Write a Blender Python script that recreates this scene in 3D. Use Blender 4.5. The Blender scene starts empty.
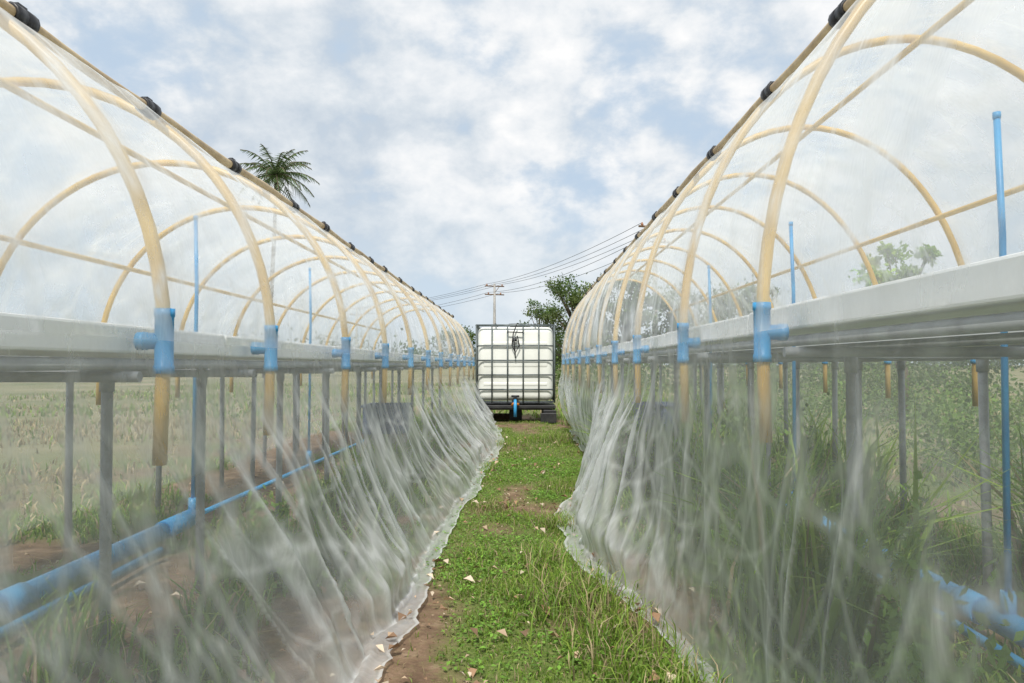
import bpy, math, random
import numpy as np
from mathutils import Vector
random.seed(7); rng=np.random.default_rng(11)
S=bpy.context.scene
S.view_settings.view_transform='Standard'; S.view_settings.look='None'; S.view_settings.exposure=0
H=0.87
# ---------------------------------------------------------------- noise
T=rng.random((8,256,256))
def vn(x,y,s=0):
    x=np.asarray(x,float);y=np.asarray(y,float)
    xi=np.floor(x).astype(int);yi=np.floor(y).astype(int)
    fx=x-xi;fy=y-yi;fx=fx*fx*(3-2*fx);fy=fy*fy*(3-2*fy)
    t=T[s];a=t[xi%256,yi%256];b=t[(xi+1)%256,yi%256];c=t[xi%256,(yi+1)%256];d=t[(xi+1)%256,(yi+1)%256]
    return (a*(1-fx)+b*fx)*(1-fy)+(c*(1-fx)+d*fx)*fy
def fbm(x,y,s=0,o=4):
    r=0;w=.5;f=1
    for i in range(o):
        r=r+w*vn(np.asarray(x)*f+17.3*i,np.asarray(y)*f+5.1*i,(s+i)%8);w*=.5;f*=2
    return r/(1-.5**o)
def sstep(x,a,b):
    t=np.clip((x-a)/(b-a),0,1);return t*t*(3-2*t)
# ---------------------------------------------------------------- materials
def newmat(n):
    m=bpy.data.materials.new(n);m.use_nodes=True;nt=m.node_tree;nt.nodes.clear()
    o=nt.nodes.new('ShaderNodeOutputMaterial');return m,nt,o
def N(nt,t,**k):
    n=nt.nodes.new(t)
    for a,b in k.items(): setattr(n,a,b)
    return n
def ramp(nt,fac,stops):
    r=N(nt,'ShaderNodeValToRGB');e=r.color_ramp.elements
    while len(e)<len(stops): e.new(.5)
    for i,(p,c) in enumerate(stops): e[i].position=p;e[i].color=(*c,1)
    nt.links.new(fac,r.inputs[0]);return r.outputs[0]
def mth(nt,op,a,b=None,clamp=False):
    n=N(nt,'ShaderNodeMath',operation=op);n.use_clamp=clamp
    for i,v in enumerate((a,b)):
        if v is None: continue
        if isinstance(v,(int,float)): n.inputs[i].default_value=v
        else: nt.links.new(v,n.inputs[i])
    return n.outputs[0]
def pmat(name,c1,c2,scale=8,rough=.5,metal=0,bump=.1,stretch=(1,1,1),dirt=0,spec=.5):
    m,nt,o=newmat(name);L=nt.links.new
    b=N(nt,'ShaderNodeBsdfPrincipled');tc=N(nt,'ShaderNodeTexCoord');mp=N(nt,'ShaderNodeMapping')
    mp.inputs['Scale'].default_value=stretch;L(tc.outputs['Object'],mp.inputs[0])
    n=N(nt,'ShaderNodeTexNoise');n.inputs['Scale'].default_value=scale;n.inputs['Detail'].default_value=5;n.inputs['Roughness'].default_value=.62
    L(mp.outputs[0],n.inputs[0])
    L(ramp(nt,n.outputs[0],[(.35,c1),(.68,c2)]),b.inputs['Base Color'])
    b.inputs['Roughness'].default_value=rough;b.inputs['Metallic'].default_value=metal;b.inputs['Specular IOR Level'].default_value=spec
    if bump:
        bp=N(nt,'ShaderNodeBump');bp.inputs['Strength'].default_value=bump;bp.inputs['Distance'].default_value=.01
        L(n.outputs[0],bp.inputs['Height']);L(bp.outputs[0],b.inputs['Normal'])
    L(b.outputs[0],o.inputs[0]);return m
M={}
M['pvc']=pmat('cream_pvc',(.53,.34,.10),(.70,.49,.18),5,.38)
M['oldpvc']=pmat('weathered_pvc',(.36,.25,.13),(.60,.46,.26),9,.5)
M['blue']=pmat('blue_pvc',(.03,.24,.52),(.05,.35,.66),6,.4)
M['clip']=pmat('black_clip',(.010,.010,.012),(.03,.03,.033),20,.4)
M['galv']=pmat('galvanised_steel',(.24,.25,.26),(.40,.42,.43),14,.5,.1)
M['foam']=pmat('white_foam_board',(.83,.84,.84),(.90,.91,.91),4,.6)
M['tank']=pmat('hdpe_white',(.70,.71,.65),(.80,.81,.76),2.5,.42,0,.05)
M['cage']=pmat('cage_steel',(.07,.09,.09),(.16,.18,.18),12,.5,.4)
M['black']=pmat('black_plastic',(.012,.012,.014),(.03,.03,.03),10,.5)
M['conc']=pmat('concrete',(.26,.25,.235),(.42,.41,.39),9,.85)
M['bark']=pmat('bark',(.06,.045,.03),(.16,.12,.085),7,.9,0,.6,(1,1,.25))
M['wood']=pmat('wood',(.10,.06,.035),(.22,.14,.08),9,.8)
M['crate']=pmat('grey_blue_plastic',(.08,.11,.19),(.15,.19,.29),6,.45)
M['orange']=pmat('orange_hose',(.55,.16,.02),(.7,.25,.04),6,.4)
M['insul']=pmat('porcelain',(.25,.1,.05),(.4,.2,.1),6,.3)
def leafmat(name,trans=.35,rough=.5):
    m,nt,o=newmat(name);L=nt.links.new
    a=N(nt,'ShaderNodeAttribute',attribute_name='col')
    b=N(nt,'ShaderNodeBsdfPrincipled');b.inputs['Roughness'].default_value=rough;b.inputs['Specular IOR Level'].default_value=.3
    t=N(nt,'ShaderNodeBsdfTranslucent');mx=N(nt,'ShaderNodeMixShader');mx.inputs[0].default_value=trans
    L(a.outputs['Color'],b.inputs['Base Color']);L(a.outputs['Color'],t.inputs[0]);L(b.outputs[0],mx.inputs[1]);L(t.outputs[0],mx.inputs[2]);L(mx.outputs[0],o.inputs[0]);return m
M['leaf']=leafmat('leaf_foliage');M['grass']=leafmat('grass_blades',.4,.45);M['dry']=leafmat('dry_leaf',.15,.7)
def filmmat():
    m,nt,o=newmat('greenhouse_film');L=nt.links.new
    op=N(nt,'ShaderNodeAttribute',attribute_name='opac')
    uv=N(nt,'ShaderNodeUVMap');uv.uv_map='uv'
    mp=N(nt,'ShaderNodeMapping');mp.inputs['Scale'].default_value=(9,3.5,1);mp.inputs['Rotation'].default_value=(0,0,.35);L(uv.outputs[0],mp.inputs[0])
    n=N(nt,'ShaderNodeTexNoise');n.inputs['Scale'].default_value=2.6;n.inputs['Detail'].default_value=3;n.inputs['Distortion'].default_value=1.2;n.inputs['Roughness'].default_value=.7;L(mp.outputs[0],n.inputs[0])
    lw=N(nt,'ShaderNodeLayerWeight');lw.inputs[0].default_value=.30
    f=mth(nt,'MULTIPLY',op.outputs['Fac'],mth(nt,'ADD',n.outputs[0],.5))
    f=mth(nt,'ADD',f,mth(nt,'MULTIPLY',lw.outputs['Facing'],.30),True)
    f=mth(nt,'MINIMUM',f,.9)
    d=N(nt,'ShaderNodeBsdfDiffuse');d.inputs[0].default_value=(.90,.92,.91,1)
    t=N(nt,'ShaderNodeBsdfTranslucent');t.inputs[0].default_value=(.90,.92,.91,1)
    g=N(nt,'ShaderNodeBsdfGlossy');g.inputs['Roughness'].default_value=.22;g.inputs[0].default_value=(.9,.9,.9,1)
    m1=N(nt,'ShaderNodeMixShader');m1.inputs[0].default_value=.5;L(d.outputs[0],m1.inputs[1]);L(t.outputs[0],m1.inputs[2])
    m2=N(nt,'ShaderNodeMixShader');m2.inputs[0].default_value=.2;L(m1.outputs[0],m2.inputs[1]);L(g.outputs[0],m2.inputs[2])
    tr=N(nt,'ShaderNodeBsdfTransparent');tr.inputs[0].default_value=(.985,.99,.99,1)
    m3=N(nt,'ShaderNodeMixShader');L(f,m3.inputs[0]);L(tr.outputs[0],m3.inputs[1]);L(m2.outputs[0],m3.inputs[2]);L(m3.outputs[0],o.inputs[0]);return m
M['film']=filmmat()
# ---------------------------------------------------------------- mesh helpers
def link(o,parent=None):
    S.collection.objects.link(o)
    if parent: o.parent=parent
    return o
def empty(name,loc=(0,0,0)):
    e=bpy.data.objects.new(name,None);e.empty_display_size=.2;e.location=loc;S.collection.objects.link(e);return e
class MB:
    def __init__(s): s.v=[];s.f=[]
    def tube(s,pts,r,n=10,cap=True):
        pts=[Vector(p) for p in pts];k=len(pts);b=len(s.v)
        rs=r if isinstance(r,(list,tuple)) else [r]*k
        t0=(pts[1]-pts[0]).normalized();up=Vector((0,0,1)) if abs(t0.z)<.9 else Vector((0,1,0))
        a=t0.cross(up).normalized()
        for i,p in enumerate(pts):
            t=(pts[min(i+1,k-1)]-pts[max(i-1,0)]).normalized()
            a=(a-t*a.dot(t)).normalized();c=t.cross(a)
            for j in range(n):
                w=2*math.pi*j/n;s.v.append(p+(a*math.cos(w)+c*math.sin(w))*rs[i])
        for i in range(k-1):
            for j in range(n): s.f.append((b+i*n+j,b+i*n+(j+1)%n,b+(i+1)*n+(j+1)%n,b+(i+1)*n+j))
        if cap: s.f.append(tuple(b+j for j in range(n))[::-1]);s.f.append(tuple(b+(k-1)*n+j for j in range(n)))
    def box(s,c,d,bev=0):
        x,y,z=d[0]/2,d[1]/2,d[2]/2;b=len(s.v)
        for i in (-1,1):
            for j in (-1,1):
                for k in (-1,1): s.v.append(Vector((c[0]+i*x,c[1]+j*y,c[2]+k*z)))
        for f in ((0,1,3,2),(4,6,7,5),(0,4,5,1),(2,3,7,6),(0,2,6,4),(1,5,7,3)): s.f.append(tuple(b+q for q in f))
    def obj(s,name,mat,parent=None,smooth=True,bevel=0):
        me=bpy.data.meshes.new(name);me.from_pydata([tuple(v) for v in s.v],[],s.f);me.materials.append(mat)
        if smooth:
            me.polygons.foreach_set('use_smooth',[len(f)==4 for f in s.f])
        o=bpy.data.objects.new(name,me)
        if bevel:
            md=o.modifiers.new('b','BEVEL');md.width=bevel;md.segments=2;md.limit_method='ANGLE'
            me.polygons.foreach_set('use_smooth',[False]*len(me.polygons))
        return link(o,parent)
def npmesh(name,V,F,mat,cols=None,parent=None,smooth=False):
    me=bpy.data.meshes.new(name);me.vertices.add(len(V));me.vertices.foreach_set('co',V.astype(np.float32).ravel())
    li=np.concatenate([f.ravel() for f in F]);tot=np.concatenate([np.full(len(f),f.shape[1]) for f in F])
    st=np.concatenate([[0],np.cumsum(tot)[:-1]])
    me.loops.add(len(li));me.loops.foreach_set('vertex_index',li.astype(np.int32))
    me.polygons.add(len(tot));me.polygons.foreach_set('loop_start',st.astype(np.int32));me.polygons.foreach_set('loop_total',tot.astype(np.int32))
    if smooth: me.polygons.foreach_set('use_smooth',[True]*len(tot))
    me.update(calc_edges=True)
    if cols is not None:
        a=me.color_attributes.new('col','FLOAT_COLOR','POINT');c=np.ones((len(V),4),np.float32);c[:,:3]=cols;a.data.foreach_set('color',c.ravel())
    me.materials.append(mat);o=bpy.data.objects.new(name,me);return link(o,parent)
# ---------------------------------------------------------------- hems
_yy=np.arange(-3,14,.05)
def _sm(ys,vs,wd=.35):
    r=np.interp(_yy,ys,vs);k=np.exp(-(np.arange(-20,21)*.05/wd)**2);k/=k.sum();return np.convolve(np.pad(r,20,'edge'),k,'valid')
_L=_sm([-2,1,1.6,2.1,2.6,3.1,3.7,4.2,5,6.1,7.2,8.6,9.6,11,12],[.53,.53,.50,.48,.48,.46,.44,.43,.41,.37,.33,.28,.36,.50,.6])
_R=_sm([-2,1,1.6,2.1,2.7,3.3,3.7,4.3,4.8,5.4,6.1,7,8,9.5,12],[.60,.62,.60,.56,.45,.37,.31,.27,.40,.62,.74,.70,.70,.70,.68],.18)
def hemL(y): return np.interp(y,_yy,_L)
def hemR(y): return np.interp(y,_yy,_R)
# ---------------------------------------------------------------- ground
def gz(x,y):
    x=np.asarray(x,float);y=np.asarray(y,float)
    fade=np.clip(1-(np.hypot(x,y-6)-14)/20,0,1)
    return ((fbm(x*1.3,y*1.3,1)-.5)*.05+(fbm(x*7,y*7,3)-.5)*.018)*fade-.012
def gmask(x,y):
    x=np.asarray(x,float);y=np.asarray(y,float)
    n=fbm(x*2.2+3,y*1.5+9,2,5)
    m=.5+(n-.45)*4.5
    inL=x<-hemL(y);inR=x>hemR(y)
    tun=(np.abs(x)<2.6)&(y<12)
    m=np.where(inL&tun,m-.65+1.1*np.exp(-((x+1.0)/.38)**2)*np.clip((y-1.6)/1.5,0,1),m)
    m=np.where(inR&tun,m+.35-.35*(x>1.9),m)
    mid=~(inL|inR)
    m=np.where(mid,m+.45,m)
    m=m-1.5*np.exp(-((x+.38)/.12)**2)*np.exp(-((y-2.5)/1.0)**2)
    m=m+.45*np.exp(-((x-.0)/.3)**2-((y-4.95)/.35)**2)
    m=m-1.2*np.exp(-((x-.6)/.5)**2-((y-11.2)/.9)**2)
    m=m-.6*np.exp(-((x+.15)/.2)**2-((y-4.0)/.3)**2)
    m=m-.9*np.exp(-((x+.07)/.13)**2-((y-1.95)/.2)**2)
    return np.clip(m,0,1)
xs=np.concatenate([-np.geomspace(1500,3.6,34),np.arange(-3.5,3.51,.04),np.geomspace(3.6,1500,34)])
ys=np.concatenate([-np.geomspace(600,2,16),np.arange(-1.9,13,.04),np.geomspace(13.1,2500,50)])
X,Y=np.meshgrid(xs,ys);Z=gz(X,Y)
V=np.stack([X.ravel(),Y.ravel(),Z.ravel()],1)
def gridf(r,c):
    i=np.arange(r-1)[:,None]*c+np.arange(c-1)[None];i=i.ravel();return np.stack([i,i+1,i+c+1,i+c],1)
mk=gmask(X,Y).ravel()
m,nt,o=newmat('soil_and_grass_ground');L=nt.links.new
a=N(nt,'ShaderNodeAttribute',attribute_name='col');g=N(nt,'ShaderNodeNewGeometry')
def gn(sc,det=6,r=.65):
    n=N(nt,'ShaderNodeTexNoise');n.inputs['Scale'].default_value=sc;n.inputs['Detail'].default_value=det;n.inputs['Roughness'].default_value=r;L(g.outputs['Position'],n.inputs[0]);return n.outputs[0]
n1=gn(9);n2=gn(60,4);n3=gn(.25,4)
soil=ramp(nt,n1,[(.3,(.10,.062,.04)),(.55,(.21,.14,.09)),(.75,(.36,.26,.18))])
grs=ramp(nt,n2,[(.3,(.05,.08,.018)),(.5,(.11,.16,.035)),(.72,(.22,.22,.09))])
far=ramp(nt,n3,[(.35,(.14,.16,.07)),(.55,(.26,.24,.14)),(.7,(.38,.32,.23))])
mx=N(nt,'ShaderNodeMix',data_type='RGBA');L(mth(nt,'ADD',a.outputs['Fac'],mth(nt,'MULTIPLY',mth(nt,'SUBTRACT',n2,.5),1.2),True),mx.inputs[0]);L(soil,mx.inputs[6]);L(grs,mx.inputs[7])
sp=N(nt,'ShaderNodeSeparateXYZ');L(g.outputs['Position'],sp.inputs[0])
mr=N(nt,'ShaderNodeMapRange');mr.inputs[1].default_value=12;mr.inputs[2].default_value=22;L(sp.outputs['Y'],mr.inputs[0])
mr2=N(nt,'ShaderNodeMapRange');mr2.inputs[1].default_value=2.6;mr2.inputs[2].default_value=5;L(mth(nt,'ABSOLUTE',sp.outputs['X']),mr2.inputs[0])
mx2=N(nt,'ShaderNodeMix',data_type='RGBA');L(mth(nt,'MAXIMUM',mr.outputs[0],mr2.outputs[0]),mx2.inputs[0]);L(mx.outputs[2],mx2.inputs[6]);L(far,mx2.inputs[7])
b=N(nt,'ShaderNodeBsdfPrincipled');b.inputs['Roughness'].default_value=.95;b.inputs['Specular IOR Level'].default_value=.15
L(mx2.outputs[2],b.inputs['Base Color'])
bp=N(nt,'ShaderNodeBump');bp.inputs['Strength'].default_value=.8;bp.inputs['Distance'].default_value=.02;L(mth(nt,'ADD',n1,mth(nt,'MULTIPLY',n2,.5)),bp.inputs['Height']);L(bp.outputs[0],b.inputs['Normal']);L(b.outputs[0],o.inputs[0])
npmesh('ground',V,[gridf(len(ys),len(xs))],m,np.repeat(mk[:,None],3,1),smooth=True)
# ---------------------------------------------------------------- grass
def blades(P,h,w,lean,cols):
    n=len(P);th=rng.random(n)*2*np.pi;d=np.stack([np.cos(th),np.sin(th),0*th],1);ph=rng.random(n)*2*np.pi
    s=np.stack([np.cos(ph),np.sin(ph),0*ph],1)*w[:,None]*.5;up=np.zeros((n,3));up[:,2]=1
    ln=lean[:,None];hh=h[:,None]
    m1=P+up*hh*.55*(1-.3*ln)+d*hh*.25*ln
    tip=P+up*hh*(1-.62*ln)+d*hh*.85*ln
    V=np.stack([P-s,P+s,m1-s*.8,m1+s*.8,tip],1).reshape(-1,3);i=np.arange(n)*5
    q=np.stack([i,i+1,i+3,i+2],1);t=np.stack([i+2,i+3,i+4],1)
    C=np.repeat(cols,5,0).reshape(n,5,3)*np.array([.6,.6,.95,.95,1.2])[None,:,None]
    return V,q,t,C.reshape(-1,3)
def gcols(n,dry=.12):
    a=np.array([.13,.25,.03]);b_=np.array([.32,.44,.08]);k=rng.random((n,1))**1.1
    c=a*(1-k)+b_*k
    dm=rng.random(n)<dry;c[dm]=np.array([.52,.42,.25])*(.6+.5*rng.random((dm.sum(),1)))
    return c*(.7+.6*rng.random((n,1)))
BV=[];BQ=[];BT=[];BC=[];off=0
def addb(r):
    global off
    V,q,t,C=r;BV.append(V);BQ.append(q+off);BT.append(t+off);BC.append(C);off+=len(V)
def scatter(x0,x1,y0,y1,n,f):
    x=rng.uniform(x0,x1,n);y=rng.uniform(y0,y1,n);k=rng.random(n)<f(x,y);x=x[k];y=y[k]
    return np.stack([x,y,gz(x,y)-.003],1)
def inpath(x,y): return ((x>-hemL(y)-.05)&(x<hemR(y)+.05))
def tall(x,y): return .55+1.1*np.clip(fbm(x*2.5+40,y*2.5,4,3)-.35,0,1)*2
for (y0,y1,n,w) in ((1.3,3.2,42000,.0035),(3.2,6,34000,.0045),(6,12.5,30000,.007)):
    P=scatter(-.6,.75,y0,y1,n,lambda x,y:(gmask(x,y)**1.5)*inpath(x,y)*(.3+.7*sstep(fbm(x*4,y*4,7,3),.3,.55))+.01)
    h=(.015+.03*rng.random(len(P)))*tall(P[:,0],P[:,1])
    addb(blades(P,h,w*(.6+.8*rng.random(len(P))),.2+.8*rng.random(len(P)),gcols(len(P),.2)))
for (cx,cy,r,n,hm) in ((.2,2.75,.16,900,.17),(.30,2.3,.15,700,.13),(.1,3.3,.1,300,.15),(-.2,4.6,.12,300,.08),(.2,4.1,.1,500,.12),(.42,2.0,.12,500,.12),(-.2,3.4,.1,250,.07),(-.25,6.2,.15,400,.08),(.3,5.3,.12,500,.12),(-.2,8,.2,500,.1),(.35,8.6,.2,800,.14)):
    x=rng.normal(cx,r*.6,n);y=rng.normal(cy,r,n);P=np.stack([x,y,gz(x,y)],1)
    addb(blades(P,hm*(.4+.8*rng.random(n)),.0028+.003*rng.random(n),.3+.7*rng.random(n),gcols(n,.25)))
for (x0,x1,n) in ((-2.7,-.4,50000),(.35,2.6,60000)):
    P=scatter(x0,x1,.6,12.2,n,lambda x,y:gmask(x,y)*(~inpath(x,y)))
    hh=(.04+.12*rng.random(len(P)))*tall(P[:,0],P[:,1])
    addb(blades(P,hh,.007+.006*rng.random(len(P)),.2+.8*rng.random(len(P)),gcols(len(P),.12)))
for k in range(210):
    sd=random.choice((-1,1,1,1));cx=random.uniform(.72,2.2) if sd>0 else -random.uniform(.8,1.3);cy=random.uniform(1.9,11);n=90
    if sd>0 and 1.2<cx<1.8 and cy<4.3: continue
    tl=.2+.25*random.random() if sd<0 or random.random()<.45 else .45+.4*random.random()
    x=rng.normal(cx,.06,n);y=rng.normal(cy,.08,n);P=np.stack([x,y,gz(x,y)],1)
    addb(blades(P,tl*(.4+.8*rng.random(n)),.006+.010*rng.random(n)*(tl/.4),.2+.7*rng.random(n),gcols(n,.1)))
P=scatter(-14,14,12.2,34,36000,lambda x,y:np.clip(fbm(x*.6,y*.6,5)*2.4-.7,0,1))
addb(blades(P,.06+.16*rng.random(len(P)),.02+.02*rng.random(len(P)),.2+.7*rng.random(len(P)),gcols(len(P),.3)))
for (x0,x1,dr) in ((-9,-2.5,.85),(2.5,9,.25)):
    P=scatter(x0,x1,0,12.2,14000,lambda x,y:np.clip(fbm(x*.8,y*.8,5)*2.4-.8,0,1))
    addb(blades(P,.05+.11*rng.random(len(P)),.012+.01*rng.random(len(P)),.2+.7*rng.random(len(P)),gcols(len(P),dr)))
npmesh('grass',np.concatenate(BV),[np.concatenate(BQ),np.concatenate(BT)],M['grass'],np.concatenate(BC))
def leafcards(P,size,tilt,cols,fold=.25):
    n=len(P);th=rng.random(n)*2*np.pi;d=np.stack([np.cos(th),np.sin(th),(rng.random(n)-.3)*tilt],1);s=np.stack([-np.sin(th),np.cos(th),(rng.random(n)-.5)*tilt],1)
    z=np.zeros((n,3));z[:,2]=1;L_=size[:,None]
    p0=P;p1=P+d*L_*.45+s*L_*.3+z*L_*fold*.5;p2=P+d*L_;p3=P+d*L_*.45-s*L_*.3+z*L_*fold*.5;pm=P+d*L_*.5
    V=np.stack([p0,p1,p2,p3,pm],1).reshape(-1,3);i=np.arange(n)*5
    t=np.concatenate([np.stack([i,i+4,i+1],1),np.stack([i+1,i+4,i+2],1),np.stack([i+2,i+4,i+3],1),np.stack([i+3,i+4,i],1)])
    return V,t,np.repeat(cols,5,0)
P=scatter(-.55,.65,1.3,7,30000,lambda x,y:(gmask(x,y)**2)*inpath(x,y)*np.clip(fbm(x*3,y*3,6)*3.4-1,0,1))
P[:,2]+=.008+.02*rng.random(len(P))
c=np.array([.18,.34,.05])*(.6+.9*rng.random((len(P),1)))
v,t,c=leafcards(P,.009+.014*rng.random(len(P)),.7,c);npmesh('clover_weeds',v,[t],M['grass'],c)
P=scatter(-.6,.7,1.4,9,1500,lambda x,y:inpath(x,y)*(.4+.6*(gmask(x,y)<.5)));P2=scatter(-2.4,2.4,1,9,1100,lambda x,y:(~inpath(x,y))*(gmask(x,y)<.8)*1.)
P=np.concatenate([P,P2]);P[:,2]+=.016+.02*rng.random(len(P))
c=np.array([[.50,.37,.25],[.36,.22,.13],[.6,.5,.38],[.24,.15,.09]])[rng.integers(0,4,len(P))]*(.7+.5*rng.random((len(P),1)))
v,t,c=leafcards(P,.012+.045*rng.random(len(P))**2,.8,c,.5);npmesh('fallen_leaves',v,[t],M['dry'],c)
P=scatter(-.6,.7,1.5,9,3000,lambda x,y:(gmask(x,y)<.45)*inpath(x,y)*.8)
vs=[];fs=[];k=0
base=np.array([[1,0,0],[-1,0,0],[0,1,0],[0,-1,0],[0,0,1],[0,0,-1]],float);bf=np.array([[0,2,4],[2,1,4],[1,3,4],[3,0,4],[2,0,5],[1,2,5],[3,1,5],[0,3,5]])
for p in P:
    vs.append(p+base*(.003+.012*random.random()**2)*(.6+.8*rng.random((6,1))));fs.append(bf+k);k+=6
npmesh('soil_clods',np.concatenate(vs),[np.concatenate(fs)],pmat('clod',(.12,.075,.045),(.28,.2,.13),20,.95),smooth=False)
# ---------------------------------------------------------------- tunnels
def tunnel(sg,Xj,a,b,hj,hoopY,hem,yA,yB,tabtop,seed,poleX):
    root=empty('greenhouse_tunnel')
    C=Xj+a;HY=np.array(hoopY);sp=.9
    def tightf(y):
        i=np.clip(np.searchsorted(HY,y)-1,0,len(HY)-2);t=np.clip((y-HY[i])/(HY[i+1]-HY[i]),0,1);return np.sin(t*np.pi)
    def arch(th,da=0):
        return (sg*(C-(a+da)*math.cos(th)),hj+(b+da)*math.sin(th))
    hb=MB();fb=MB()
    for y in hoopY:
        jx=random.uniform(-.005,.005);tw=random.uniform(-.03,.03);pts=[(sg*(Xj+.006),y,hj-.25-.03*random.random()),(sg*(Xj+.003),y,hj-.12)]
        for i in range(33):
            x,z=arch(math.pi*i/32);pts.append((x+jx*math.sin(math.pi*i/32),y+tw*math.sin(math.pi*i/32),z))
        pts+= [(sg*(C+a),y,hj-.12),(sg*(C+a),y,hj-.27)]
        hb.tube(pts,.0145,12)
        for X_ in (Xj,C+a):
            d=1 if X_==Xj else -1
            fb.tube([(sg*X_,y,hj-.068),(sg*X_,y,hj-.052),(sg*X_,y,hj-.05),(sg*X_,y,hj+.05),(sg*X_,y,hj+.052),(sg*X_,y,hj+.068)],[.0205,.0205,.0188,.0188,.0205,.0205],14)
            fb.tube([(sg*X_,y,hj),(sg*(X_+d*.036),y,hj),(sg*(X_+d*.037),y,hj),(sg*(X_+d*.055),y,hj)],[.0175,.0175,.0195,.0195],14)
    hb.obj('hoops',M['pvc'],root);fb.obj('pipe_fittings',M['blue'],root)
    slopes=[((arch(math.radians(t))[1]-H)/abs(arch(math.radians(t))[0]),t) for t in range(20,90)]
    th0=math.radians(max(slopes)[1])
    n=90;yy=np.linspace(yA,yB,n)
    x,z=arch(th0,.026)
    def wob(q): return (.004*math.sin(q*1.7+seed),-.008*float(tightf(np.array(q)))+.003*math.sin(q*2.3))
    pb=MB();pb.tube([(x+wob(q)[0],q,z+wob(q)[1]) for q in yy],.0155,12);pb.obj('shoulder_pipe',M['oldpvc'],root)
    pb=MB()
    for th,da in ((math.pi-.65,-.032),(math.pi/2,-.032)):
        x2,z2=arch(th,da);pb.tube([(x2,yA,z2),(x2,(yA+yB)/2,z2-.004),(x2,yB,z2)],.012,10)
    pb.obj('inner_purlins',M['pvc'],root)
    cb=MB();q=yA+.2;
    while q<yB:
        l=.03+.01*random.random();w_=wob(q);xx=x+w_[0];zz=z+w_[1]
        cb.tube([(xx,q-l,zz),(xx,q-l*.9,zz),(xx,q-.004,zz),(xx,q-.003,zz),(xx,q+.003,zz),(xx,q+.004,zz),(xx,q+l*.9,zz),(xx,q+l,zz)],[.020,.024,.024,.021,.021,.025,.025,.021],12)
        cb.box((xx,q,zz+.024),(.012,.03,.012))
        q+=sp*random.choice((.62,.7,.8))
    cb.obj('film_clips',M['clip'],root)
    # film
    dy=.012;Yg=np.arange(yA-.05,yB+.05,dy);ny=len(Yg);O=0*Yg
    rows=[];op=[]
    nf,na,nn,ng=10,80,110,10
    tight=tightf(Yg)
    def ridge(v): return 1-np.abs(2*v-1)
    def creases(u,k=1.0,lo=.90):
        r=0
        for (fx,fy,ph,wgt,sd) in ((4.0,1.2,0,.55,0),(2.2,3.4,1.1,.45,2),(2.0,3.0,-1.3,.45,4),(7,1.8,-.6,.4,3)):
            v=ridge(fbm(Yg*fx+u*ph*fx,O+u*fy,(seed+sd)%8,2));r=r+wgt*sstep(v,lo,1.0)
        return r*k
    def mottle(u): return sstep(fbm(Yg*1.6+u*.8,O+u*1.9,(seed+5)%8,4),.32,.72)
    for i in range(nf):
        u=1-i/nf;X_=C+a+.012+.22*u**2+.02*u*(fbm(Yg*6,O+u*2,seed%4)-.5)*2
        rows.append((sg*X_,Yg,np.full(ny,hj*(1-u)+.01)));op.append(.09+.05*mottle(u+9))
    for i in range(na+1):
        th=math.pi*(1-i/na);sth=math.sin(th)
        wr=(fbm(Yg*3+th*1.5,O+th*3.2,(seed+1)%8,4)-.5)
        da=.019-.014*tight*sth+.06*wr*tight
        X_=C-(a+da)*math.cos(th);rows.append((sg*X_,Yg,hj+(b+da)*sth))
        op.append(.14+.09*mottle(th*1.2)+.45*creases(th*.9+20,1,.88))
    D=Xj-hem(Yg)
    k1=-.34 if sg<0 else -.12
    near=(.45+.55*sstep(Yg,1.6,3.0)) if sg>0 else (.7+.3*sstep(Yg,1.6,3.0))
    for i in range(1,nn+1):
        u=i/nn
        wp=Yg+k1*u**1.5+.10*np.sin(u*3.3+Yg*1.3)+.12*(fbm(Yg*1.2,O+u*1.6,(seed+4)%8,2)-.5)
        amp=(.45+1.2*sstep(fbm(Yg*.9,O+u*.7+31,(seed+6)%8,2),.3,.7))*near
        fr=ridge(fbm(wp*3.4,O+u*.7,seed%8,2));fold=fr-.55
        fr2=ridge(fbm(wp*8.5,O+u*1.0+11,(seed+1)%8,2));fold_s=fr2-.55
        big=(fbm(wp*1.25,O+u*.7+7,(seed+2)%8,2)-.5)*near
        fine=fbm(Yg*13+u*2,O+u*7,(seed+3)%8,3)-.5
        crum=(ridge(fbm(Yg*3+u*2,O+u*5,(seed+5)%8,2))-.5)
        env=sstep(u,0,.4);bot=1-.6*sstep(u,.85,1)
        off_=env*(.11*u**.7*fold*amp+.045*fold_s*amp*sstep(u,.05,.45)+.20*u*big+.006*fine+.028*crum*sstep(u,.62,.9))*bot
        X_=Xj-.02-D*(u**2.1)-off_
        Zz=np.maximum(hj*(1-u)**1.0+.008+.02*u*crum*sstep(u,.6,.85)*(u<.97),.014+.014*vn(Yg*9,O+u*9,(seed+4)%8))
        rows.append((sg*X_,Yg+.05*u*big,Zz))
        op.append(.065+.10*u**1.3+.06*mottle(u*1.5+3)+(.32*sstep(fr,.89,1.0)+.24*sstep(fr2,.87,1.0))*env*np.clip(amp+.2,0,1.2)+.38*creases(u*.9+.12*Yg)*(.35+.65*env)+.14*sstep(u,.78,1))
    lastX=np.abs(rows[-1][0])
    w2=fbm(Yg*1.6,O+3,(seed+6)%8,2)-.5
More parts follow.
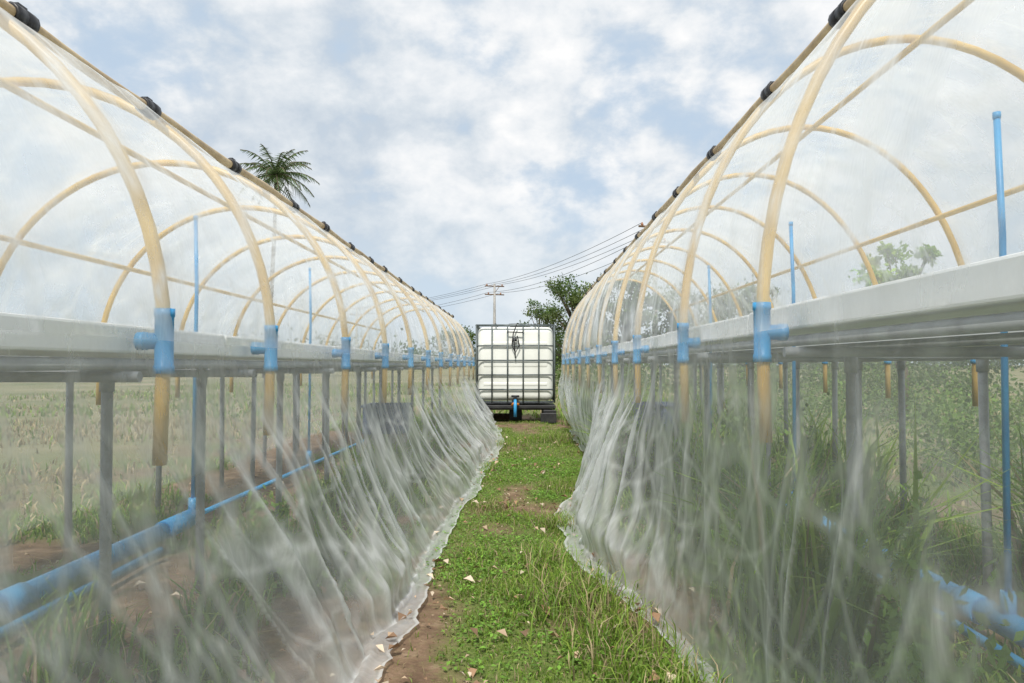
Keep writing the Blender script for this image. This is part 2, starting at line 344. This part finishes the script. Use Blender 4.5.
    for i in range(1,ng+1):
        v=i/ng;w=vn(Yg*8,O+i*.4,(seed+5)%8)
        tgt=hem(Yg)-.03-.02*w2
        X_=lastX*(1-v)+v*np.where(tgt<lastX-.04,tgt,lastX-.06-.06*w2)
        rows.append((sg*X_,Yg,np.maximum(gz(sg*X_,Yg)+.014+.026*w*(1-.6*v)*(np.sin(v*7)*.3+.7),.004)));op.append(O+.28+.14*w+(.35 if i>=ng-1 else 0))
    R=len(rows);Vx=np.stack([np.stack([r[0],r[1],r[2]],1) for r in rows],0)
    ctr=Vx.mean(1);sl=np.concatenate([[0],np.cumsum(np.linalg.norm(np.diff(ctr,axis=0),axis=1))])
    V=Vx.reshape(-1,3);o=npmesh('plastic_film',V,[gridf(R,ny)],M['film'],None,root,True);me=o.data
    at=me.attributes.new('opac','FLOAT','POINT');at.data.foreach_set('value',np.concatenate([np.asarray(q_)+O for q_ in op]).astype(np.float32))
    uvl=me.uv_layers.new(name='uv');li=np.zeros(len(me.loops),np.int32);me.loops.foreach_get('vertex_index',li)
    uvv=np.stack([np.tile(Yg,R)+seed*7.7,np.repeat(sl,ny)],1).astype(np.float32);uvl.data.foreach_set('uv',uvv[li].ravel())
    # table : two rows of boards with an aisle gap for the risers
    tb=empty('hydroponic_table')
    x0=Xj+.075;x1=C+a-.08;gA=Xj+.58;gB=C+.30
    sb=MB();q=yA+.25
    while q<yB-.3:
        e=min(q+1.2,yB-.25)
        for (p0,p1) in ((x0,gA),(gB,x1)): sb.box((sg*(p0+p1)/2,(q+e)/2,tabtop-.03+random.uniform(-.003,.003)),(p1-p0,e-q-.006,.06))
        q+=1.2
    sb.obj('grow_boards',M['foam'],tb,False,.006)
    gb=MB();zt=tabtop-.065
    for X_ in (x0+.02,Xj+.5,C+.35,x1-.02): gb.tube([(sg*X_,yA+.3,zt-.018),(sg*X_,yB-.3,zt-.018)],.013,10)
    for y in hoopY:
        if y<yA+.3 or y>yB-.3: continue
        gb.tube([(sg*(Xj+.05),y,min(zt-.045,hj)),(sg*(C+a-.05),y,min(zt-.045,hj))],.012,10)
    gb.obj('frame_pipes',M['galv'],tb)
    lb=MB()
    for i,y in enumerate(hoopY):
        for X_,o_ in ((Xj+.5,.75),(C+.35,.25),(C+a-.12,.5)):
            yy_=y+o_*.9
            if yy_<yA+.3 or yy_>yB-.3: continue
            lb.tube([(sg*X_+random.uniform(-.01,.01),yy_,-.05),(sg*X_,yy_,zt-.03)],.0165,10)
            lb.tube([(sg*X_,yy_,zt-.10),(sg*X_,yy_,zt-.035)],.021,10)
    lb.obj('legs',M['galv'],tb)
    db=empty('drain_pipe')
    p=MB();pz=.085
    p.tube([(sg*poleX,yA+.4,pz),(sg*poleX,3.55,pz)],.040,14);p.tube([(sg*poleX,3.5,pz),(sg*poleX,3.85,pz+.0)],.047,14)
    p.tube([(sg*(poleX-.1),yA+.4,.045),(sg*(poleX-.09),3.3,.045)],.016,10)
    p.tube([(sg*poleX,3.85,pz),(sg*poleX,yB-.5,.03)],.014,12)
    for q in (1.1,2.4): p.tube([(sg*poleX,q,pz),(sg*poleX,q+.12,pz)],.047,14)
    p.obj('main_pipe',M['blue'],db)
    pp=MB()
    for q in ((1.95,3.82,5.9) if sg<0 else (2.28,4.03,5.8)):
        pp.tube([(sg*poleX,q,pz),(sg*poleX+.006,q,H+.4),(sg*poleX-.004,q,H+.76)],.0098,10)
        pp.tube([(sg*poleX-.004,q,H+.76),(sg*poleX-.004,q,H+.78)],.0115,10);pp.tube([(sg*poleX,q,pz+.02),(sg*poleX,q,pz+.1)],.022,10)
    pp.obj('riser_pipes',M['blue'],db)
tunnel(-1,.75,.79,.82,H+.05,[-.25,.65,1.54,2.2,3.14]+[4.05+.93*i for i in range(9)],hemL,-.6,11.6,H+.085,1,1.70)
tunnel(1,.55,.80,1.06,H+.075,[-.3,.58,1.70,2.53,3.54]+[4.38+.9*i for i in range(7)],hemR,-.6,9.9,H+.14,4,1.47)
# ---------------------------------------------------------------- crates
def crate(x,y):
    r=empty('plastic_crate')
    m=MB();z0=.3;w,d,h=.32,.4,.24
    m.box((x,y,z0+.01),(w-.03,d-.03,.02))
    for s in (-1,1):
        m.box((x+s*w/2,y,z0+h/2),(.012,d,h));m.box((x,y+s*d/2,z0+h/2),(w-.015,.012,h))
        m.box((x+s*(w/2+.012),y,z0+h-.012),(.014,d+.05,.022));m.box((x,y+s*(d/2+.014),z0+h-.012),(w,.014,.022))
        for k in range(4): m.box((x-w*.36+k*w*.24,y+s*(d/2+.011),z0+h*.42),(.012,.01,h*.7))
    m.obj('crate_body',M['crate'],r,False,.003)
    c=MB()
    for s in (-1,1): c.box((x+s*.1,y,.14),(.12,.34,.31))
    c.obj('block_support',M['conc'],r,False,.008)
crate(-1.15,6.3);crate(1.17,6.5)
# ---------------------------------------------------------------- water tank
tk=empty('water_tank');tx,ty=-.10,11.7;W,Dp,Hh=1.14,.96,1.12;z0=.30
import bmesh
def rbox(name,c,d,bev,mat,par,seg=5):
    bm=bmesh.new();bmesh.ops.create_cube(bm,size=1)
    bmesh.ops.scale(bm,vec=d,verts=bm.verts);bmesh.ops.bevel(bm,geom=bm.edges[:],offset=bev,segments=seg,affect='EDGES',profile=.5)
    bmesh.ops.translate(bm,vec=c,verts=bm.verts);me=bpy.data.meshes.new(name);bm.to_mesh(me);bm.free();me.materials.append(mat)
    me.polygons.foreach_set('use_smooth',[True]*len(me.polygons));o=bpy.data.objects.new(name,me);link(o,par);return o
rbox('plastic_bottle',(tx,ty,z0+.03+Hh/2),(W,Dp,Hh),.09,M['tank'],tk)
rbox('front_recess_band',(tx,ty,z0+Hh*.52),(W-.16,Dp+.012,.10),.02,M['tank'],tk,3)
rbox('front_recess_band',(tx,ty,z0+Hh*.25),(W-.16,Dp+.012,.07),.02,M['tank'],tk,3)
rbox('front_recess_band',(tx,ty,z0+Hh*.80),(W-.16,Dp+.012,.07),.02,M['tank'],tk,3)
cg=MB();w2=W/2+.02;d2=Dp/2+.025;zt=z0+Hh+.05
zs=[z0+.02,z0+.2,z0+.42,z0+.64,z0+.86,zt]
for z in zs:
    r=.011 if z<zt else .017
    cg.tube([(tx-w2,ty-d2,z),(tx+w2,ty-d2,z),(tx+w2,ty+d2,z),(tx-w2,ty+d2,z),(tx-w2,ty-d2,z)],r,8)
for i in range(6):
    x=tx-w2+.0+2*w2*i/5
    for s in (-1,1): cg.tube([(x,ty+s*(d2+.014),z0),(x,ty+s*(d2+.014),zt)],.011,8)
for i in range(1,5):
    y=ty-d2+2*d2*i/5
    for s in (-1,1): cg.tube([(tx+s*(w2+.014),y,z0),(tx+s*(w2+.014),y,zt)],.011,8)
for s in (-.3,.3): cg.tube([(tx+s,ty-d2,zt+.02),(tx+s,ty+d2,zt+.02)],.013,8)
cg.obj('steel_cage',M['cage'],tk)
cp=MB();cp.tube([(tx,ty,z0+Hh),(tx,ty,z0+Hh+.06),(tx,ty,z0+Hh+.061),(tx,ty,z0+Hh+.1)],[.09,.09,.11,.11],24);cp.obj('filler_cap',M['black'],tk)
pl=MB()
for y in (ty-.42,ty,ty+.42): pl.box((tx,y,.20),(1.2,.12,.022))
for x in (-.52,0,.52):
    for y in (-.42,0,.42): 
        if x==0 and y<-.3: continue
        pl.box((tx+x,ty+y,.10),(.2,.14,.18))
pl.box((tx,ty,.235),(1.22,1.0,.05))
for s in (-1,1): pl.box((tx+s*.50,ty-.5,.07),(.24,.05,.15))
pl.obj('pallet',M['black'],tk,False,.008)
wb=MB();wb.box((tx-.3,ty+.2,.04),(.4,.2,.1));wb.obj('support_timber',M['wood'],tk,False,.01)
vv=MB();vv.tube([(tx,ty-Dp/2,z0+.04),(tx,ty-Dp/2-.1,z0+.04)],.04,14);vv.tube([(tx,ty-Dp/2-.1,z0+.04),(tx,ty-Dp/2-.16,z0+.04)],.05,14);vv.box((tx,ty-Dp/2-.07,z0+.1),(.12,.03,.03));vv.obj('outlet_valve',M['black'],tk,True)
bb=MB();bb.tube([(tx,ty-Dp/2-.15,z0+.04),(tx,ty-Dp/2-.2,z0+.03),(tx,ty-Dp/2-.22,z0-.04),(tx,ty-Dp/2-.22,.1)],.024,12);bb.obj('outlet_pipe',M['blue'],tk)
oo=MB();oo.tube([(tx-.05,ty-Dp/2-.13,z0-.03),(tx-.02,ty-Dp/2-.19,z0+.0),(tx+.05,ty-Dp/2-.15,z0-.02)],.02,8);oo.obj('hose_clamp',M['orange'],tk)
co=MB();yf=ty-d2-.035
co.tube([(tx+.02,yf,zt+.01),(tx-.03,yf,zt-.12),(tx-.05,yf,zt-.3),(tx-.0,yf,zt-.42),(tx+.06,yf,zt-.3),(tx+.03,yf,zt-.16),(tx-.02,yf-.01,zt-.2),(tx-.0,yf,zt-.5)],.009,8)
co.box((tx-.01,yf,zt-.22),(.07,.03,.05));co.tube([(tx-.12,yf,zt-.1),(tx+.12,yf,zt-.11)],.009,6)
co.obj('cord',M['black'],tk)
# ---------------------------------------------------------------- utility poles & wires
P0=Vector((-2.6,70,0));P1=Vector((7.2,40,0));P2=Vector((-22,98,0))
Hp=8.6
arms=[(Hp-.25,(-.75,0,.75)),(Hp-1.05,(-.6,.6))]
dirv=(P1-P0).normalized();perp=Vector((-dirv.y,dirv.x,0))
for P in (P0,P1,P2):
    r=empty('utility_pole');m=MB();m.tube([P,P+Vector((0,0,Hp*.5)),P+Vector((0,0,Hp))],[.17,.14,.10],10);m.obj('pole_shaft',M['conc'],r)
    am=MB();ins=MB()
    for z,offs in arms:
        am.tube([P+perp*-.95+Vector((0,0,z)),P+perp*.95+Vector((0,0,z))],.06,6)
        for f in offs:
            q=P+perp*f+Vector((0,0,z));ins.tube([q,q+Vector((0,0,.1)),q+Vector((0,0,.22))],[.05,.08,.03],8)
    am.tube([P+perp*.5+Vector((0,0,Hp-.25)),P+Vector((0,0,Hp-.9))],.03,5);am.obj('crossarms',M['wood'],r);ins.obj('insulators',M['insul'],r)
pw=MB()
for A,B in ((P0,P1),(P2,P0)):
    for z,offs in arms:
        for f in offs:
            a_=A+perp*f+Vector((0,0,z+.2));b_=B+perp*f+Vector((0,0,z+.2));pw.tube([a_.lerp(b_,t/16)-Vector((0,0,.5*4*(t/16)*(1-t/16)*(1 if z>8 else 1.3))) for t in range(17)],.015,4)
pw.obj('power_lines',M['clip'])
# ---------------------------------------------------------------- trees
def cards(P,size,cols,flat=.0):
    n=len(P);u=rng.normal(size=(n,3));u/=np.linalg.norm(u,axis=1)[:,None];w=rng.normal(size=(n,3));w[:,2]*=.6
    w-=u*(u*w).sum(1)[:,None];w/=np.linalg.norm(w,axis=1)[:,None]
    s=size[:,None];V=np.stack([P,P+u*s*.5+w*s*.28,P+u*s,P+u*s*.5-w*s*.28],1).reshape(-1,3);i=np.arange(n)*4
    return V,np.stack([i,i+1,i+2,i+3],1),np.repeat(cols,4,0)
def tree(name,x,y,h,rad,leaf,nc,nl,base=(.06,.105,.025),trunk=.35):
    r=empty(name);m=MB();z0=-.05
    top=h*.8;m.tube([(x,y,z0),(x+.1*rad,y,h*.25),(x-.05*rad,y,h*.5),(x,y,top)],[h*.03,h*.022,h*.016,h*.006],8)
    Ps=[];Cs=[]
    for k in range(nc):
        th=random.random()*6.28;rr=rad*math.sqrt(random.random())*.9;zz=h*(trunk+(1-trunk)*random.random()**.8)
        sh=math.sqrt(max(.05,1-((zz/h-(trunk+.35))/(.72-trunk*.3))**2));cx,cy=x+rr*sh*math.cos(th),y+rr*sh*math.sin(th)
        zs_=h*(trunk*.6)+ (zz-h*trunk)*.5
        m.tube([(x,y,zs_),((x+cx)/2,(y+cy)/2,(zs_+zz)/2+.1),(cx,cy,zz)],[h*.010,h*.006,h*.002],5)
        cr=rad*random.uniform(.14,.30);p=rng.normal(size=(nl,3))*cr*.55*np.array([1,1,.7])+np.array([cx,cy,zz]);Ps.append(p)
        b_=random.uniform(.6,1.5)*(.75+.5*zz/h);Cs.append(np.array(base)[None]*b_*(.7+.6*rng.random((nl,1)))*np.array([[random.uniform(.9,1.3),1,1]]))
    m.obj('trunk_and_limbs',M['bark'],r)
    P=np.concatenate(Ps);v,f,c=cards(P,leaf*(.6+.8*rng.random(len(P))),np.concatenate(Cs));npmesh('crown',v,[f],M['leaf'],c,r)
tree('tree',2.7,36,5.0,1.9,.13,64,150,(.08,.125,.035),.2)
tree('tree',4.6,33,4.8,1.7,.14,40,130,(.09,.14,.04),.25)
tree('tree',1.0,42,4.5,1.8,.14,50,130,(.09,.14,.045),.15)
tree('tree',6.8,30,3.9,2.0,.16,36,120)
tree('tree',10,34,4.2,2.4,.16,36,120)
tree('tree',5.9,11.6,2.7,.6,.09,30,150,(.16,.28,.04))
tree('tree',-5.2,60,3.6,2,.2,26,90)
def mass(name,pts,leaf,nl,base):
    Ps=[];Cs=[]
    for (x,y,r_,h) in pts:
        p=rng.normal(size=(nl,3))*np.array([r_*.5,r_*.5,h*.28])+np.array([x,y,h*.45]);p[:,2]=np.abs(p[:,2]);Ps.append(p);Cs.append(np.array(base)[None]*random.uniform(.6,1.4)*(.7+.6*rng.random((nl,1))))
    P=np.concatenate(Ps);v,f,c=cards(P,leaf*(.6+.8*rng.random(len(P))),np.concatenate(Cs));return npmesh(name,v,[f],M['leaf'],c)
mass('shrub_row',[(random.uniform(.6,16),random.uniform(20,34),random.uniform(.6,1.2),random.uniform(.7,1.5)) for i in range(80)],.12,150,(.09,.14,.035))
mass('bushes',[(random.uniform(2.9,6.5),random.uniform(3,14),random.uniform(.3,.6),random.uniform(.4,1.0)) for i in range(80)],.045,260,(.12,.20,.04))
pts=[(random.uniform(.8,1.9),random.uniform(1.6,9.5),random.uniform(.08,.2),random.uniform(.2,.6)) for i in range(90)]
pts=[p for p in pts if not (1.2<p[0]<1.8 and p[1]<4.4)]+[(-random.uniform(.85,1.3),random.uniform(2.5,11),random.uniform(.08,.16),random.uniform(.15,.3)) for i in range(24)]
mass('leafy_weeds',pts,.04,120,(.17,.29,.045))
mass('distant_trees',[(random.uniform(-170,170),random.uniform(125,170),random.uniform(5,9),random.uniform(3,6.5)) for i in range(170)],.7,240,(.07,.11,.055))
def palm(x,y,h,R,nf=30):
    r=empty('palm_tree');m=MB();bend=.6;pr=random.Random(5)
    m.tube([(x+bend*math.sin(t*1.4)-.5,y,h*t) for t in np.linspace(0,1,9)],[.26,.2,.17,.16,.15,.14,.13,.13,.12],8);m.obj('trunk',M['bark'],r)
    c=Vector((x+bend*math.sin(1.4)-.5,y,h));V=[];F=[];Cc=[];st=MB()
    for k in range(nf):
        az=2*math.pi*k/10+(k//10)*.31+pr.uniform(-.15,.15);el=(-.15,.45,1.0)[k//10]+pr.uniform(-.2,.2);Lg=R*pr.uniform(.8,1.15);n=30
        p=c.copy();d=Vector((math.cos(az)*math.cos(el),math.sin(az)*math.cos(el),math.sin(el)));pts=[p.copy()]
        for i in range(n):
            d=(d+Vector((.006,0,-.026-.012*i/n*3))).normalized();p=p+d*(Lg/n);pts.append(p.copy())
            side=d.cross(Vector((0,0,1))).normalized()
            ll=R*.25*math.sin(math.pi*min(1,(i+2)/(n+2))**.7)+.05
            for s in (-1,1):
                if pr.random()<.12: continue
                tipp=p+side*s*ll*.75+d*ll*.5+Vector((0,0,-ll*pr.uniform(.2,.9)));w=d*.034*R/2.3
                b0=len(V);V+= [p-w,p+w,tipp];F.append((b0,b0+1,b0+2));g_=pr.uniform(.6,1.5);Cc+=[(.09*g_,.14*g_,.05*g_)]*3
        st.tube(pts[::5],.03,4)
    st.obj('frond_stems',M['bark'],r)
    npmesh('fronds',np.array([tuple(v) for v in V]),[np.array(F)],M['leaf'],np.array(Cc),r)
palm(-16.9,50,13.9,2.9)
# ---------------------------------------------------------------- sky
w=bpy.data.worlds.new('World');S.world=w;w.use_nodes=True;nt=w.node_tree;nt.nodes.clear();L=nt.links.new
o=N(nt,'ShaderNodeOutputWorld');bg=N(nt,'ShaderNodeBackground');bg.inputs[1].default_value=.1
EL,AZ=math.radians(52),math.radians(188)
sk=N(nt,'ShaderNodeTexSky',sky_type='NISHITA');sk.sun_disc=False;sk.sun_elevation=EL;sk.sun_rotation=AZ
tc=N(nt,'ShaderNodeTexCoord');sp=N(nt,'ShaderNodeSeparateXYZ');L(tc.outputs['Generated'],sp.inputs[0])
zz=mth(nt,'ADD',mth(nt,'MAXIMUM',sp.outputs['Z'],0),.75)
cb=N(nt,'ShaderNodeCombineXYZ');L(mth(nt,'DIVIDE',sp.outputs['X'],zz),cb.inputs[0]);L(mth(nt,'DIVIDE',sp.outputs['Y'],zz),cb.inputs[1]);L(mth(nt,'MULTIPLY',sp.outputs['Z'],.7),cb.inputs[2])
def wn(sc,det,loc,r=.55,dist=0):
    mp=N(nt,'ShaderNodeMapping');mp.inputs['Location'].default_value=loc;L(cb.outputs[0],mp.inputs[0])
    n=N(nt,'ShaderNodeTexNoise');n.inputs['Scale'].default_value=sc;n.inputs['Detail'].default_value=det;n.inputs['Roughness'].default_value=r;n.inputs['Distortion'].default_value=dist;L(mp.outputs[0],n.inputs[0]);return n.outputs[0]
mid=wn(3.0,5,(7.6,1.3,2.4),.5);puff=wn(11,9,(1,2,4),.57,.1)
dens=mth(nt,'ADD',mth(nt,'MULTIPLY',mid,.58),mth(nt,'MULTIPLY',puff,.42))
cov=N(nt,'ShaderNodeMapRange');cov.interpolation_type='SMOOTHSTEP';cov.inputs[1].default_value=.39;cov.inputs[2].default_value=.52;L(dens,cov.inputs[0])
cc=ramp(nt,mth(nt,'ADD',mth(nt,'MULTIPLY',puff,.6),mth(nt,'MULTIPLY',wn(2.2,3,(3,8,1)),.4)),[(.38,(.58,.66,.75)),(.455,(.71,.77,.83)),(.52,(.86,.89,.92)),(.59,(1.0,1.0,1.0))])
sc=N(nt,'ShaderNodeVectorMath',operation='SCALE');sc.inputs[3].default_value=10;L(cc,sc.inputs[0])
pale=N(nt,'ShaderNodeMix',data_type='RGBA');pale.inputs[0].default_value=.9;L(sk.outputs[0],pale.inputs[6]);pale.inputs[7].default_value=(5.6,6.9,8.4,1)
mx=N(nt,'ShaderNodeMix',data_type='RGBA');L(cov.outputs[0],mx.inputs[0]);L(pale.outputs[2],mx.inputs[6]);L(sc.outputs[0],mx.inputs[7])
hz=N(nt,'ShaderNodeMapRange');hz.inputs[1].default_value=.0;hz.inputs[2].default_value=.25;hz.inputs[3].default_value=.8;hz.inputs[4].default_value=0;L(sp.outputs['Z'],hz.inputs[0])
mh=N(nt,'ShaderNodeMix',data_type='RGBA');L(hz.outputs[0],mh.inputs[0]);L(mx.outputs[2],mh.inputs[6]);mh.inputs[7].default_value=(6.7,7.7,8.5,1)
L(mh.outputs[2],bg.inputs[0]);L(bg.outputs[0],o.inputs[0])
sl=bpy.data.lights.new('sun','SUN');sl.energy=4.3;sl.angle=math.radians(4);sl.color=(1,.96,.9)
so=bpy.data.objects.new('sun',sl);S.collection.objects.link(so)
dv=Vector((math.sin(AZ)*math.cos(EL),math.cos(AZ)*math.cos(EL),math.sin(EL)));so.rotation_euler=dv.to_track_quat('Z','Y').to_euler()
# ---------------------------------------------------------------- camera
cd=bpy.data.cameras.new('camera');cd.lens=26.0;cd.sensor_width=36;cd.clip_start=.02;cd.clip_end=5000
cam=bpy.data.objects.new('camera',cd);S.collection.objects.link(cam);cam.location=(0,0,H)
cam.rotation_euler=(math.radians(90+1.82),0,math.radians(.77));S.camera=cam
